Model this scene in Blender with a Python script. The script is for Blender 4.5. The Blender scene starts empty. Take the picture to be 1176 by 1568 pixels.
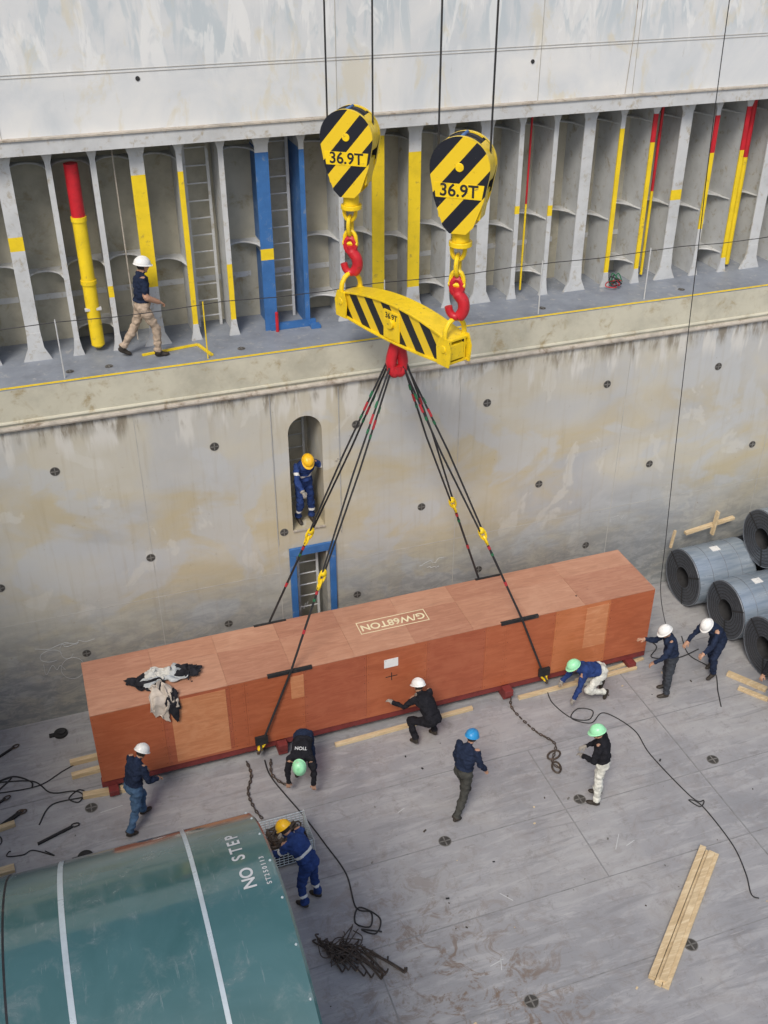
import bpy, bmesh, math, random
import numpy as np
from math import radians as rad, sin, cos, pi
from mathutils import Vector as V, Matrix, noise as mn
random.seed(7)
sc=bpy.context.scene
# ------------------------------------------------------------ materials
class M:
    def __init__(s,name,rough=.6,metal=0.,spec=.4):
        s.m=bpy.data.materials.new(name); s.m.use_nodes=True
        s.nt=s.m.node_tree; s.N=s.nt.nodes; s.b=s.N['Principled BSDF']
        s.b.inputs['Roughness'].default_value=rough; s.b.inputs['Metallic'].default_value=metal
        s.b.inputs['Specular IOR Level'].default_value=spec
    def L(s,a,b): s.nt.links.new(a,b)
    def put(s,sock,v):
        if isinstance(v,bpy.types.NodeSocket): s.L(v,sock)
        elif isinstance(v,(tuple,list)) and len(v)==3 and sock.type=='RGBA': sock.default_value=(*v,1)
        else: sock.default_value=v
    def pos(s,scale=(1,1,1),obj=False,rot=(0,0,0)):
        if obj: o=s.N.new('ShaderNodeTexCoord').outputs['Object']
        else: o=s.N.new('ShaderNodeNewGeometry').outputs['Position']
        mp=s.N.new('ShaderNodeMapping'); s.L(o,mp.inputs[0]); mp.inputs['Scale'].default_value=scale; mp.inputs['Rotation'].default_value=rot
        return mp.outputs[0]
    def noise(s,vec,scale=1,detail=5,rough=.6,dist=0):
        n=s.N.new('ShaderNodeTexNoise'); s.L(vec,n.inputs['Vector']); n.inputs['Scale'].default_value=scale
        n.inputs['Detail'].default_value=min(detail,6); n.inputs['Roughness'].default_value=rough; n.inputs['Distortion'].default_value=dist
        return n.outputs['Fac']
    def ramp(s,fac,stops):
        r=s.N.new('ShaderNodeValToRGB'); s.L(fac,r.inputs[0]); e=r.color_ramp.elements
        while len(e)<len(stops): e.new(.5)
        for i,(p,c) in enumerate(stops):
            e[i].position=p
            if not isinstance(c,(tuple,list)): c=(c,c,c)
            e[i].color=(*c,1)
        return r.outputs[0]
    def mix(s,f,a,b,mode='MIX'):
        n=s.N.new('ShaderNodeMix'); n.data_type='RGBA'; n.blend_type=mode
        s.put(n.inputs[0],f); s.put(n.inputs[6],a); s.put(n.inputs[7],b); return n.outputs[2]
    def math(s,op,a,b=0.,c=0.):
        n=s.N.new('ShaderNodeMath'); n.operation=op
        s.put(n.inputs[0],a); s.put(n.inputs[1],b)
        if op in('MULTIPLY_ADD','SMOOTH_MIN'): s.put(n.inputs[2],c)
        return n.outputs[0]
    def rng(s,v,a,b,c=0.,d=1.):
        n=s.N.new('ShaderNodeMapRange'); n.interpolation_type='SMOOTHSTEP'; s.put(n.inputs[0],v)
        for i,x in zip((1,2,3,4),(a,b,c,d)): n.inputs[i].default_value=x
        return n.outputs[0]
    def xyz(s,vec):
        n=s.N.new('ShaderNodeSeparateXYZ'); s.L(vec,n.inputs[0]); return n.outputs
    def near(s,p,r):
        o=s.N.new('ShaderNodeNewGeometry').outputs['Position']; n=s.N.new('ShaderNodeVectorMath'); n.operation='DISTANCE'
        s.L(o,n.inputs[0]); n.inputs[1].default_value=p; return s.rng(n.outputs['Value'],0,r,1,0)
    def col(s,v): s.put(s.b.inputs['Base Color'],v)
    def rough(s,v): s.put(s.b.inputs['Roughness'],v)
    def bump(s,h,st=.2,d=.02):
        n=s.N.new('ShaderNodeBump'); s.L(h,n.inputs['Height']); n.inputs['Strength'].default_value=st; n.inputs['Distance'].default_value=d
        s.L(n.outputs[0],s.b.inputs['Normal'])
def paint(name,c,rough=.5,var=.25,dirt=None,scale=4,metal=0,damt=.5,bump=.1,spec=.4,dscale=6):
    m=M(name,rough,metal,spec); p=m.pos()
    n1=m.noise(p,scale,5,.65); dark=tuple(x*(1-var) for x in c); lite=tuple(min(1,x*(1+var*.6)) for x in c)
    k=m.ramp(n1,[(.3,dark),(.5,c),(.72,lite)])
    if dirt:
        n2=m.noise(p,dscale,6,.7,.4); k=m.mix(m.rng(n2,.62-damt*.12,.75),k,dirt)
    m.col(k); m.bump(m.noise(p,scale*6,2),bump,.01)
    m.rough(m.ramp(n1,[(.3,min(1,rough+.12)),(.7,max(.05,rough-.08))]))
    return m.m
def cloth(name,c,var=.3):
    m=M(name,.9,0,.15); p=m.pos(obj=True); n=m.noise(p,9,4)
    m.col(m.ramp(n,[(.3,tuple(x*(1-var) for x in c)),(.7,tuple(min(1,x*(1+var)) for x in c))]))
    m.bump(m.noise(p,30,2),.25,.01); return m.m

def wallmat():
    m=M('hold_wall_paint',.5,0,.35); p=m.pos(); X,Y,Z=m.xyz(p)
    big=m.noise(m.pos((1,1,1.3)),.4,4,.55,.4)
    c=m.ramp(big,[(.32,(.40,.41,.415)),(.46,(.46,.46,.44)),(.56,(.50,.48,.41)),(.7,(.54,.525,.47))])
    patch=m.noise(m.pos((.42,1,1.0)),.75,5,.6,.7)
    zb=m.rng(m.math('ABSOLUTE',m.math('SUBTRACT',Z,3.7)),2.8,.5,.3,1.)
    c=m.mix(m.math('MULTIPLY',m.rng(patch,.42,.66,0,.8),zb),c,(.475,.405,.25))
    pal=m.noise(m.pos((.6,1,.8),rot=(.3,.2,0)),.75,5,.55,.6)
    c=m.mix(m.rng(pal,.52,.58,0,.7),c,(.47,.485,.49))
    pal2=m.noise(m.pos((1.1,1,.8),rot=(.1,.5,0)),1.1,5,.55,.6)
    c=m.mix(m.rng(pal2,.60,.64,0,.5),c,(.57,.56,.51))
    st=m.noise(m.pos((7,7,.45)),1.3,5,.6)
    c=m.mix(m.math('MULTIPLY',m.rng(st,.5,.75),.25),c,(.34,.28,.17))
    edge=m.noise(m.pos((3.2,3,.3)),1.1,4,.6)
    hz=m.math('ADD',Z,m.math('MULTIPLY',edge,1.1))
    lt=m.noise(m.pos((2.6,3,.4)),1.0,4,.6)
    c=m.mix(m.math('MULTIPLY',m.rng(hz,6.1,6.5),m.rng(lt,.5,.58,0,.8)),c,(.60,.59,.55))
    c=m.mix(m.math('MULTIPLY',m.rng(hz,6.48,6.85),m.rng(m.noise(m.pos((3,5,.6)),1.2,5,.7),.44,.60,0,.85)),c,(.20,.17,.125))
    scuff_shade=m.noise(m.pos((1,1,2.5)),2.2,6,.75,.5); low=m.rng(Z,3.5,.6,0,1)
    c=m.mix(m.math('MULTIPLY',low,m.rng(scuff_shade,.36,.62,.5,.92)),c,(.175,.19,.20))  # scuffs plus the hold's bluish shade, painted into the lower wall colour
    sp=m.noise(p,9,5,.7); c=m.mix(m.rng(sp,.66,.74,0,.5),c,(.22,.17,.1))
    m.col(c); m.bump(m.noise(p,1.6,3),.25,.05); return m.m
def uppermat():
    m=M('coaming_paint',.5,0,.35); p=m.pos(); X,Y,Z=m.xyz(p)
    n=m.noise(m.pos((1,1,.8)),.8,5,.6,.8); c=m.ramp(n,[(.3,(.53,.565,.59)),(.5,(.62,.64,.65)),(.7,(.70,.705,.69))])
    d=m.noise(m.pos((1.9,2,.5),rot=(0,.4,0)),1.3,4,.6,1.2)
    c=m.mix(m.math('MULTIPLY',m.rng(d,.48,.58,0,.6),m.rng(Z,11.5,12.2)),c,(.44,.51,.55))
    d2=m.noise(m.pos((1.7,2,.45),rot=(0,.3,0)),1.6,4,.6,1.)
    c=m.mix(m.math('MULTIPLY',m.rng(d2,.53,.6,0,.6),m.rng(Z,11.4,12.)),c,(.76,.77,.76))
    y=m.noise(m.pos((1.3,1,.6)),1.7,5,.65,.5); c=m.mix(m.rng(y,.54,.68,0,.65),c,(.60,.56,.44))
    sp=m.noise(m.pos((5,5,.8)),2,6,.7); c=m.mix(m.rng(sp,.62,.74,0,.6),c,(.38,.38,.36))
    m.col(c); m.bump(n,.15,.05); return m.m
def floormat():
    m=M('hold_floor_steel',.5,0,.4); p=m.pos(); X,Y,Z=m.xyz(p)
    n=m.noise(p,.45,6,.62,.5); c=m.ramp(n,[(.3,(.225,.23,.245)),(.5,(.295,.295,.305)),(.7,(.365,.36,.355))])
    f=m.noise(m.pos((.5,2.6,1),rot=(0,0,.22)),2.0,6,.7,.5); c=m.mix(m.rng(f,.48,.62,0,.5),c,(.40,.40,.405))
    f2=m.noise(m.pos((.4,3.4,1),rot=(0,0,.22)),1.7,6,.7,.6); c=m.mix(m.rng(f2,.53,.66,0,.55),c,(.20,.20,.21))
    g=m.noise(p,3.2,6,.78,.4); c=m.mix(m.rng(g,.52,.7,0,.6),c,(.195,.185,.18))
    r=m.noise(p,2.6,6,.78,1.0); mask=m.math('ADD',m.near((3.9,9.2,0),2.4),m.near((5.0,7.8,0),2.0)); mask=m.math('MULTIPLY_ADD',mask,.6,.14)
    c=m.mix(m.math('MULTIPLY',m.rng(r,.49,.62),mask),c,(.165,.115,.08))
    sc_=m.noise(m.pos((.6,9,1),rot=(0,0,.5)),1.6,4,.6,.3); c=m.mix(m.rng(sc_,.66,.73,0,.35),c,(.52,.51,.50))
    sp=m.noise(p,16,4,.7); c=m.mix(m.rng(sp,.64,.72,0,.6),c,(.1,.09,.085))
    m.col(c); m.rough(m.ramp(g,[(.3,.38),(.7,.66)])); m.bump(m.noise(p,5,3,.7),.18,.02); return m.m
def plywood(name,c,warm):
    m=M(name,.45,0,.4); p=m.pos(obj=True)
    g=m.noise(m.pos((1.2,7,7),obj=True),1.6,6,.65,1.1); v=m.noise(p,1.1,5,.6,1.)
    k=m.ramp(g,[(.3,tuple(x*.84 for x in c)),(.5,c),(.72,warm)])
    k=m.mix(m.rng(v,.5,.68,0,.5),k,warm)
    k=m.mix(m.rng(m.noise(p,6,6,.7),.64,.74,0,.5),k,tuple(x*.55 for x in c))
    m.col(k); m.bump(g,.06,.01); return m.m
def stripes(name,ax=(1,0,-1),w=.3,c1=(.75,.52,.02),c2=(.012,.014,.022)):
    m=M(name,.4,0,.45); X,Y,Z=m.xyz(m.pos(obj=True))
    t=m.math('ADD',m.math('MULTIPLY',X,ax[0]),m.math('ADD',m.math('MULTIPLY',Y,ax[1]),m.math('MULTIPLY',Z,ax[2])))
    f=m.math('FRACT',m.math('DIVIDE',m.math('ADD',t,50.),w)); s_=m.math('GREATER_THAN',f,.5)
    n=m.noise(m.pos(),9,6,.7); y=m.mix(m.rng(n,.6,.72,0,.6),c1,tuple(x*.5 for x in c1)); k=m.mix(s_,y,c2)
    k=m.mix(m.rng(m.noise(m.pos(),14,6,.75),.64,.72,0,.7),k,(.16,.13,.1)); m.col(k); return m.m
def greenmat():
    m=M('green_cargo_paint',.18,0,.7); p=m.pos(); n=m.noise(p,.7,5,.6,.5)
    c=m.ramp(n,[(.35,(.032,.095,.095)),(.65,(.055,.13,.135))])
    d=m.noise(p,3,6,.7,.5); c=m.mix(m.rng(d,.50,.72,0,.45),c,(.16,.20,.2))
    c=m.mix(m.rng(m.noise(m.pos((9,1,1)),2,6,.7),.60,.74,0,.45),c,(.23,.27,.27))
    m.col(c); m.rough(m.ramp(d,[(.3,.09),(.7,.3)])); m.bump(m.noise(p,.9,2),.25,.15)
    m.b.inputs['Coat Weight'].default_value=.7; m.b.inputs['Coat Roughness'].default_value=.06; return m.m

MT={}
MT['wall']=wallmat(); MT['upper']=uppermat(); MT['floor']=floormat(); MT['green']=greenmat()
MT['grey']=paint('grey_paint',(.42,.435,.44),.5,.18,(.24,.2,.14),2.5)
MT['lgrey']=paint('light_grey_paint',(.53,.545,.55),.5,.15,(.33,.28,.19),2,damt=.8)
MT['back']=paint('recess_paint',(.44,.42,.34),.6,.25,(.27,.22,.12),1.6,damt=.8,dscale=2)
MT['band']=paint('sill_paint',(.52,.50,.40),.55,.2,(.33,.26,.14),1.4,damt=.9,dscale=3)
MT['rust']=paint('rusted_edge',(.45,.41,.35),.8,.35,(.15,.10,.06),3,damt=1.0,dscale=3,bump=.5)
MT['deck']=paint('deck_paint',(.23,.255,.295),.5,.25,(.38,.38,.38),1.6,damt=.7)
MT['yellow']=paint('yellow_paint',(.80,.58,.02),.42,.15,(.35,.24,.06),3,damt=.4,dscale=9)
MT['cyel']=paint('crane_yellow',(.82,.57,.015),.33,.15,(.25,.18,.06),4,damt=.5,dscale=12)
MT['red']=paint('red_paint',(.50,.02,.03),.35,.25,(.2,.03,.03),4)
MT['blue']=paint('blue_paint',(.04,.14,.36),.45,.2,(.2,.25,.32),3,damt=.5)
MT['black']=paint('black_steel',(.018,.018,.02),.55,.4,(.06,.05,.045),8)
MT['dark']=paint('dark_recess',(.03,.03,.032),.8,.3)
MT['sock']=paint('socket_steel',(.15,.145,.135),.6,.4,(.3,.29,.26),12)
MT['sockd']=paint('socket_recess',(.055,.052,.048),.8,.3)
MT['white']=paint('white_paint',(.72,.72,.7),.6,.1,(.4,.4,.38),6)
MT['offw']=paint('chalk',(.5,.51,.52),.9,.2)
MT['seam']=paint('weld_seam',(.225,.225,.23),.6,.3,(.14,.13,.12),6)
MT['wseam']=paint('wall_seam',(.42,.41,.38),.6,.2)
MT['rope']=paint('wire_rope',(.025,.025,.027),.5,.3)
MT['chain']=paint('rusty_chain',(.06,.045,.035),.6,.5,(.14,.07,.03),15)
MT['tapeg']=paint('green_tape',(.02,.13,.06),.5); MT['taper']=paint('red_tape',(.40,.03,.04),.5)
MT['ply1']=plywood('plywood_red',(.37,.10,.042),(.43,.135,.06)); MT['ply2']=plywood('plywood_orange',(.45,.145,.055),(.52,.19,.085))
MT['ply3']=plywood('plywood_brown',(.34,.09,.043),(.40,.125,.062)); MT['ply4']=plywood('plywood_light',(.50,.20,.09),(.58,.275,.14))
MT['top1']=plywood('plywood_top_a',(.42,.205,.13),(.49,.265,.175)); MT['top2']=plywood('plywood_top_b',(.385,.18,.115),(.455,.235,.155)); MT['top3']=plywood('plywood_top_c',(.44,.225,.145),(.51,.285,.19))
MT['skid']=paint('skid_red_oxide',(.17,.03,.028),.6,.3,(.06,.03,.03),4)
MT['wood']=plywood('pine_timber',(.55,.42,.25),(.72,.60,.40)); MT['cream']=paint('stencil_cream',(.76,.68,.45),.6,.1)
m_=M('coil_steel',.3,.35,.6); nn=m_.noise(m_.pos((1,9,9)),1.2,5,.6); m_.col(m_.ramp(nn,[(.3,(.20,.255,.32)),(.7,(.37,.43,.49))])); m_.rough(m_.ramp(nn,[(.3,.42),(.7,.24)])); MT['coil']=m_.m
m_=M('coil_face',.45,.4,.5); nn=m_.noise(m_.pos(),30,5,.7); m_.col(m_.ramp(nn,[(.3,(.045,.05,.06)),(.7,(.11,.12,.14))])); MT['cface']=m_.m
MT['strap']=paint('steel_strap',(.50,.57,.60),.3,.15,metal=.3)
MT['cedge']=paint('coil_edge_steel',(.2,.22,.25),.35,.2,metal=.4)
MT['rubber']=paint('ground_hook_rubber',(.02,.02,.02),.7)
MT['hblk']=stripes('hazard_stripe_block',(1,0,-.85),.50); MT['hbeam']=stripes('hazard_stripe_beam',(1,0,.8),.46)

# ------------------------------------------------------------ mesh builder
class B:
    def __init__(s): s.v=[];s.f=[];s.fm=[];s.mats=[];s.T=Matrix.Identity(4)
    def mi(s,k):
        if k not in s.mats: s.mats.append(k)
        return s.mats.index(k)
    def add(s,vs,fs,mat):
        o=len(s.v); s.v+=[s.T@V(x) for x in vs]; k=s.mi(mat)
        for f in fs: s.f.append([o+i for i in f]); s.fm.append(k)
    def box(s,a,b,mat,rz=0,piv=None):
        x0,y0,z0=a;x1,y1,z1=b
        vs=[V((x,y,z)) for z in(z0,z1) for x,y in((x0,y0),(x1,y0),(x1,y1),(x0,y1))]
        if rz:
            pv=V(piv) if piv else V(((x0+x1)/2,(y0+y1)/2,0)); Rm=Matrix.Rotation(rz,3,'Z'); vs=[Rm@(v-pv)+pv for v in vs]
        s.add(vs,[(0,3,2,1),(4,5,6,7),(0,1,5,4),(1,2,6,5),(2,3,7,6),(3,0,4,7)],mat)
    def beam(s,p,q,w,h,mat,up=V((0,0,1))):
        p=V(p);q=V(q);d=(q-p).normalized(); sd=d.cross(up).normalized(); u=sd.cross(d)
        vs=[c+sd*a*w/2+u*b*h/2 for c in(p,q) for a,b in((-1,-1),(1,-1),(1,1),(-1,1))]
        s.add(vs,[(0,1,2,3),(7,6,5,4),(0,4,5,1),(1,5,6,2),(2,6,7,3),(3,7,4,0)],mat)
    def tube(s,pts,r,mat,n=8,caps=True,closed=False):
        pts=[V(p) for p in pts]; N=len(pts); rs=r if isinstance(r,(list,tuple)) else [r]*N
        vs=[];fs=[];prev=None
        for i,p in enumerate(pts):
            a=pts[(i-1)%N] if(closed or i>0) else p; b=pts[(i+1)%N] if(closed or i<N-1) else p
            d=(b-a).normalized()
            if prev is None:
                t=V((0,0,1)) if abs(d.z)<.9 else V((1,0,0)); x=d.cross(t).normalized()
            else: x=(prev-d*prev.dot(d)).normalized()
            prev=x; y=d.cross(x)
            for k in range(n): t=2*pi*k/n; vs.append(p+(x*cos(t)+y*sin(t))*rs[i])
        for i in range(N if closed else N-1):
            j=(i+1)%N
            for k in range(n): fs.append((i*n+k,i*n+(k+1)%n,j*n+(k+1)%n,j*n+k))
        if caps and not closed: fs.append(tuple(range(n))[::-1]); fs.append(tuple((N-1)*n+k for k in range(n)))
        s.add(vs,fs,mat)
    def ell(s,c,r,mat,R=None,nu=12,nv=8,v0=-.5,v1=.5):
        c=V(c);vs=[];fs=[];R=R or Matrix.Identity(3)
        for j in range(nv+1):
            t=pi*(v0+(v1-v0)*j/nv)
            for i in range(nu): a=2*pi*i/nu; vs.append(c+R@V((r[0]*cos(t)*cos(a),r[1]*cos(t)*sin(a),r[2]*sin(t))))
        for j in range(nv):
            for i in range(nu): fs.append((j*nu+i,j*nu+(i+1)%nu,(j+1)*nu+(i+1)%nu,(j+1)*nu+i))
        fs.append(tuple(range(nu))[::-1]); fs.append(tuple(nv*nu+i for i in range(nu)))
        s.add(vs,fs,mat)
    def loop(s,c,ax,up,a,b,r,mat,n=14,m=7):
        c=V(c);ax=V(ax).normalized();up=V(up).normalized();sd=ax.cross(up)
        s.tube([c+sd*a*cos(2*pi*i/n)+up*b*sin(2*pi*i/n) for i in range(n)],r,mat,m,closed=True)
    def prism(s,poly,mat,y0,y1,rim=None):
        n=len(poly); vs=[(x,y0,z) for x,z in poly]+[(x,y1,z) for x,z in poly]
        s.add(vs,[tuple(range(n)),tuple(range(n,2*n))[::-1]],mat)
        s.add(vs,[(i,i+n,(i+1)%n+n,(i+1)%n) for i in range(n)],rim or mat)
    def disc(s,c,nrm,r,t,mat,n=20):
        c=V(c);s.tube([c,c+V(nrm).normalized()*t],r,mat,n)
    def build(s,name,smooth=40,bevel=0,parent=None,matrix=None):
        me=bpy.data.meshes.new(name); me.from_pydata([tuple(v) for v in s.v],[],s.f)
        for k in s.mats: me.materials.append(MT[k] if isinstance(k,str) else k)
        me.polygons.foreach_set('material_index',s.fm)
        bm=bmesh.new(); bm.from_mesh(me); bmesh.ops.recalc_face_normals(bm,faces=bm.faces); bm.to_mesh(me); bm.free()
        if smooth: me.shade_smooth(); me.set_sharp_from_angle(angle=rad(smooth))
        o=bpy.data.objects.new(name,me); sc.collection.objects.link(o)
        if matrix is not None: o.matrix_world=matrix
        if parent: o.parent=parent
        if bevel:
            md=o.modifiers.new('b','BEVEL'); md.width=bevel; md.segments=2; md.limit_method='ANGLE'; md.angle_limit=rad(40)
        return o
def text(body,name,size,mat,matrix,parent=None,ext=.001):
    c=bpy.data.curves.new(name,'FONT'); c.body=body; c.size=size; c.extrude=ext; c.align_x='CENTER'; c.align_y='CENTER'; c.offset=size*.018
    o=bpy.data.objects.new(name+'_tmp',c); sc.collection.objects.link(o)
    me=bpy.data.meshes.new_from_object(o.evaluated_get(bpy.context.evaluated_depsgraph_get()))
    bpy.data.objects.remove(o); me.materials.clear(); me.materials.append(MT[mat])
    q=bpy.data.objects.new(name,me); sc.collection.objects.link(q)
    if parent: q.parent=parent
    q.matrix_local=matrix
    return q
def frame(o,x,y,z):
    m=Matrix((V(x).normalized(),V(y).normalized(),V(z).normalized())).transposed().to_4x4(); m.translation=V(o); return m
def spline(pts,k=8,closed=False):
    P=[V(p) for p in pts]; out=[]
    for i in range(len(P)-1):
        a=P[max(0,i-1)];b=P[i];c=P[i+1];d=P[min(len(P)-1,i+2)]
        for j in range(k):
            t=j/k; out.append(.5*((2*b)+(c-a)*t+(2*a-5*b+4*c-d)*t*t+(3*b-a-3*c+d)*t**3))
    return out+[P[-1]]

WY=16.7; DZ=7.13
# ------------------------------------------------------------ floor
b=B(); b.box((-30,-22,-.3),(40,16.75,0),'floor')
for y in (2.2,5.1,6.6,8.15,9.7,11.25,12.8,14.6):
    b.box((-25,y-.008,0),(35,y+.008,.005),'seam')
for x,y0,y1 in((-4,0,16.6),(3.2,5.1,9.7),(10.2,0,16.6),(7.4,9.7,12.8),(15,0,16.6),(6.2,0,5.1)):
    b.box((x-.01,y0,.0),(x+.01,y1,.0065),'seam')
b.build('hold_floor')
def socket(bd,c,nrm,r=.12):
    c=V(c);n=V(nrm);bd.disc(c,n,r,.006,'sock',20); bd.disc(c+n*.003,n,r*.88,.006,'sockd',20)
    u=V((1,0,0)); w=n.cross(u)
    for d,t in((u,.011),(w,.014)): bd.beam(c+n*t-d*r*.85,c+n*t+d*r*.85,.022,.006,'sock',up=n)
for x,y in((5.08,11.30),(10.60,11.42),(5.17,8.09),(7.96,8.13),(7.75,11.38),(-.64,14.1),(10.7,14.9),(2.5,8.1)):
    bd=B(); socket(bd,(x,y,0),(0,0,1),.115); bd.build('floor_lashing_socket')
# ------------------------------------------------------------ lower wall with doorway
b=B(); X0,X1=3.97,4.62; L_,R_=-30,40
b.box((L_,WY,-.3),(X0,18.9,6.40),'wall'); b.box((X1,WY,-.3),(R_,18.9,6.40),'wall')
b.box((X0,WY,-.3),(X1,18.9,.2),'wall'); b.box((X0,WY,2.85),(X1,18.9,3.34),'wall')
cx=(X0+X1)/2; rr=(X1-X0)/2; zc=5.48
arc=[(cx+rr*cos(t),zc+rr*sin(t)) for t in [pi*i/14 for i in range(15)]]
for i in range(14):
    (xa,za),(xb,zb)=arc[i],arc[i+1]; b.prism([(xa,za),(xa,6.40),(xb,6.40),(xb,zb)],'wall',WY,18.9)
b.box((X0,17.6,.2),(X1,18.9,2.85),'back'); b.box((X0,17.8,3.34),(X1,18.9,5.9),'back')
b.box((L_,WY-.035,6.43),(R_,18.9,DZ-.02),'band'); b.box((L_,WY-.035,DZ-.02),(R_,18.9,DZ),'deck')
b.box((L_,WY-.03,DZ),(R_,WY+.03,DZ+.005),'yellow')
b.tube([(L_,WY-.03,6.41),(R_,WY-.03,6.41)],.05,'rust',10); b.tube([(L_,WY-.03,6.52),(R_,WY-.03,6.52)],.035,'band',8)
for x in(-3.4,1.25,3.66,7.4,11.1,14.9): b.box((x-.006,WY-.004,0),(x+.006,WY,6.36),'wseam')
for z in(2.42,): b.box((L_,WY-.003,z-.006),(3.66,WY,z+.006),'wseam'); b.box((4.85,WY-.003,z-.006),(R_,WY,z+.006),'wseam')
b.tube([(3.66,WY-.02,3.1),(3.66,WY-.02,6.3)],.006,'grey',6); b.tube([(4.95,WY-.02,3.1),(4.95,WY-.02,6.3)],.006,'grey',6)
b.box((X0,WY-.03,3.33),(X1,WY-.001,3.36),'rust')
b.build('hold_side_wall',smooth=30)
# unseen bulkhead added beyond the left edge of the view to shade the hold
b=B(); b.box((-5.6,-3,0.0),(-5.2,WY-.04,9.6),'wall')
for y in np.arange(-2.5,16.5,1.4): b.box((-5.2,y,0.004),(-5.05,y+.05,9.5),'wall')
b.build('added_shade_bulkhead')
for x,z in((2.60,5.47),(7.98,5.47),(10.63,5.46),(13.26,5.46),(-.19,5.48),(5.29,5.46),(6.65,3.36),(9.28,3.38),(11.93,3.37),(1.21,3.35),(3.79,3.36),(10.59,1.55),(-.25,1.44),(5.26,1.5),(14.56,3.38),(2.54,1.44),(-1.5,3.3),(8,1.5)):
    bd=B(); socket(bd,(x,WY,z),(0,-1,0),.085); bd.build('wall_lashing_socket')
b=B()
for x in(3.86,4.68): b.box((x,WY-.06,.05),(x+.13,WY-.002,2.78),'blue')
b.box((3.86,WY-.063,2.78),(4.81,WY-.002,2.96),'blue')
b.build('blue_ladder_frame',bevel=.008)
def ladder(name,x0,x1,y,z0,z1,mat,step=.28):
    b=B()
    for x in(x0,x1): b.beam((x,y,z0),(x,y,z1),.05,.025,mat,up=V((0,1,0)))
    z=z0+.2
    while z<z1: b.tube([(x0,y,z),(x1,y,z)],.014,mat,8); z+=step
    b.build(name)
ladder('hold_access_ladder',4.1,4.5,17.0,.2,2.8,'lgrey'); ladder('doorway_ladder',4.1,4.5,17.65,3.34,5.7,'grey')
b=B()
def scr(cx,cz,w,h,seed,n=9):
    rr=random.Random(seed); P=[(cx+w*(i/(n-1)-.5)+rr.uniform(-.1,.1)*w,WY-.004,cz+rr.uniform(-.5,.5)*h) for i in range(n)]
    b.tube(spline(P,6),.004,'offw',4)
def circ(cx,cz,rx,rz,a0=0,a1=360):
    b.tube([(cx+rx*cos(rad(a0+(a1-a0)*i/24)),WY-.004,cz+rz*sin(rad(a0+(a1-a0)*i/24))) for i in range(25)],.004,'offw',4)
circ(-.55,1.15,.22,.26,20,350); circ(-.9,1.55,.2,.14,0,300); circ(-.6,1.6,.12,.2,60,330); scr(-.35,1.75,.5,.1,3,6); scr(-.75,1.75,.7,.12,1,6); scr(-.9,1.25,.4,.3,2,6); scr(6.9,1.95,.5,.12,4); scr(6.95,1.8,.3,.08,5); scr(11.3,2.1,.4,.25,6); scr(4.1,1.5,.2,.2,7)
b.build('chalk_markings',smooth=60)
# ------------------------------------------------------------ gallery
PY=17.7; BY=18.55
b=B(); b.box((L_,BY,DZ),(R_,18.9,10.6),'back')
for i in range(-9,14):
    x=-.12+2.07*i+1.03; b.box((x-.9,BY-.012,7.9+.0),(x+.9,BY,8.0),'lgrey')
b.build('gallery_back_wall')
b=B(); b.box((L_,17.5,10.83),(R_,19.2,14.3),'upper'); b.box((L_,17.40,10.60),(R_,19.2,10.83),'lgrey'); b.box((L_,17.37,10.825),(R_,17.5,10.85),'rust')
for z in(11.70,11.745): b.box((L_,17.492,z-.005),(R_,17.5,z+.005),'wseam')
for x in(-.05,5.3,9.0,10.9,14.2,-5): b.box((x-.005,17.492,10.85),(x+.005,17.5,14.3),'wseam')
for x,z in((2.1,11.6),(8.85,11.5)): b.disc((x,17.5,z),(0,-1,0),.035,.012,'dark',14)
b.tube([(10.75,17.49,10.86),(10.8,17.49,12.0),(10.78,17.49,14.2)],.006,'rust',5)
b.build('hatch_coaming',smooth=30)
spec={0:[(7,9.05,'lgrey'),(9.05,9.28,'yellow'),(9.28,11,'lgrey')],2:[(7,8.1,'lgrey'),(8.1,8.3,'yellow'),(8.3,11,'lgrey')],3:[(7,8.2,'lgrey'),(8.2,10.1,'yellow'),(10.1,11,'lgrey')],
 4:[(7,10.1,'yellow'),(10.1,11,'lgrey')],5:[(7,8.45,'yellow'),(8.45,11,'lgrey')],6:[(7,8.45,'blue'),(8.45,8.65,'yellow'),(8.65,10.3,'blue'),(10.3,11,'lgrey')],7:[(7,10.3,'blue'),(10.3,11,'lgrey')],
 9:[(7,11,'yellow')],10:[(7,10.1,'yellow'),(10.1,11,'lgrey')],13:[(7,8.8,'lgrey'),(8.8,8.95,'yellow'),(8.95,11,'lgrey')],14:[(7,8.7,'lgrey'),(8.7,8.9,'yellow'),(8.9,11,'lgrey')],
 16:[(7,10.2,'yellow'),(10.2,11,'lgrey')],17:[(7,9.9,'yellow'),(9.9,11,'red')],18:[(7,8.75,'lgrey'),(8.75,8.95,'yellow'),(8.95,11,'lgrey')],
 19:[(7,8.1,'lgrey'),(8.1,9.6,'yellow'),(9.6,10.3,'red'),(10.3,11,'lgrey')],20:[(7,9.6,'yellow'),(9.6,11,'red')]}
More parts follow.
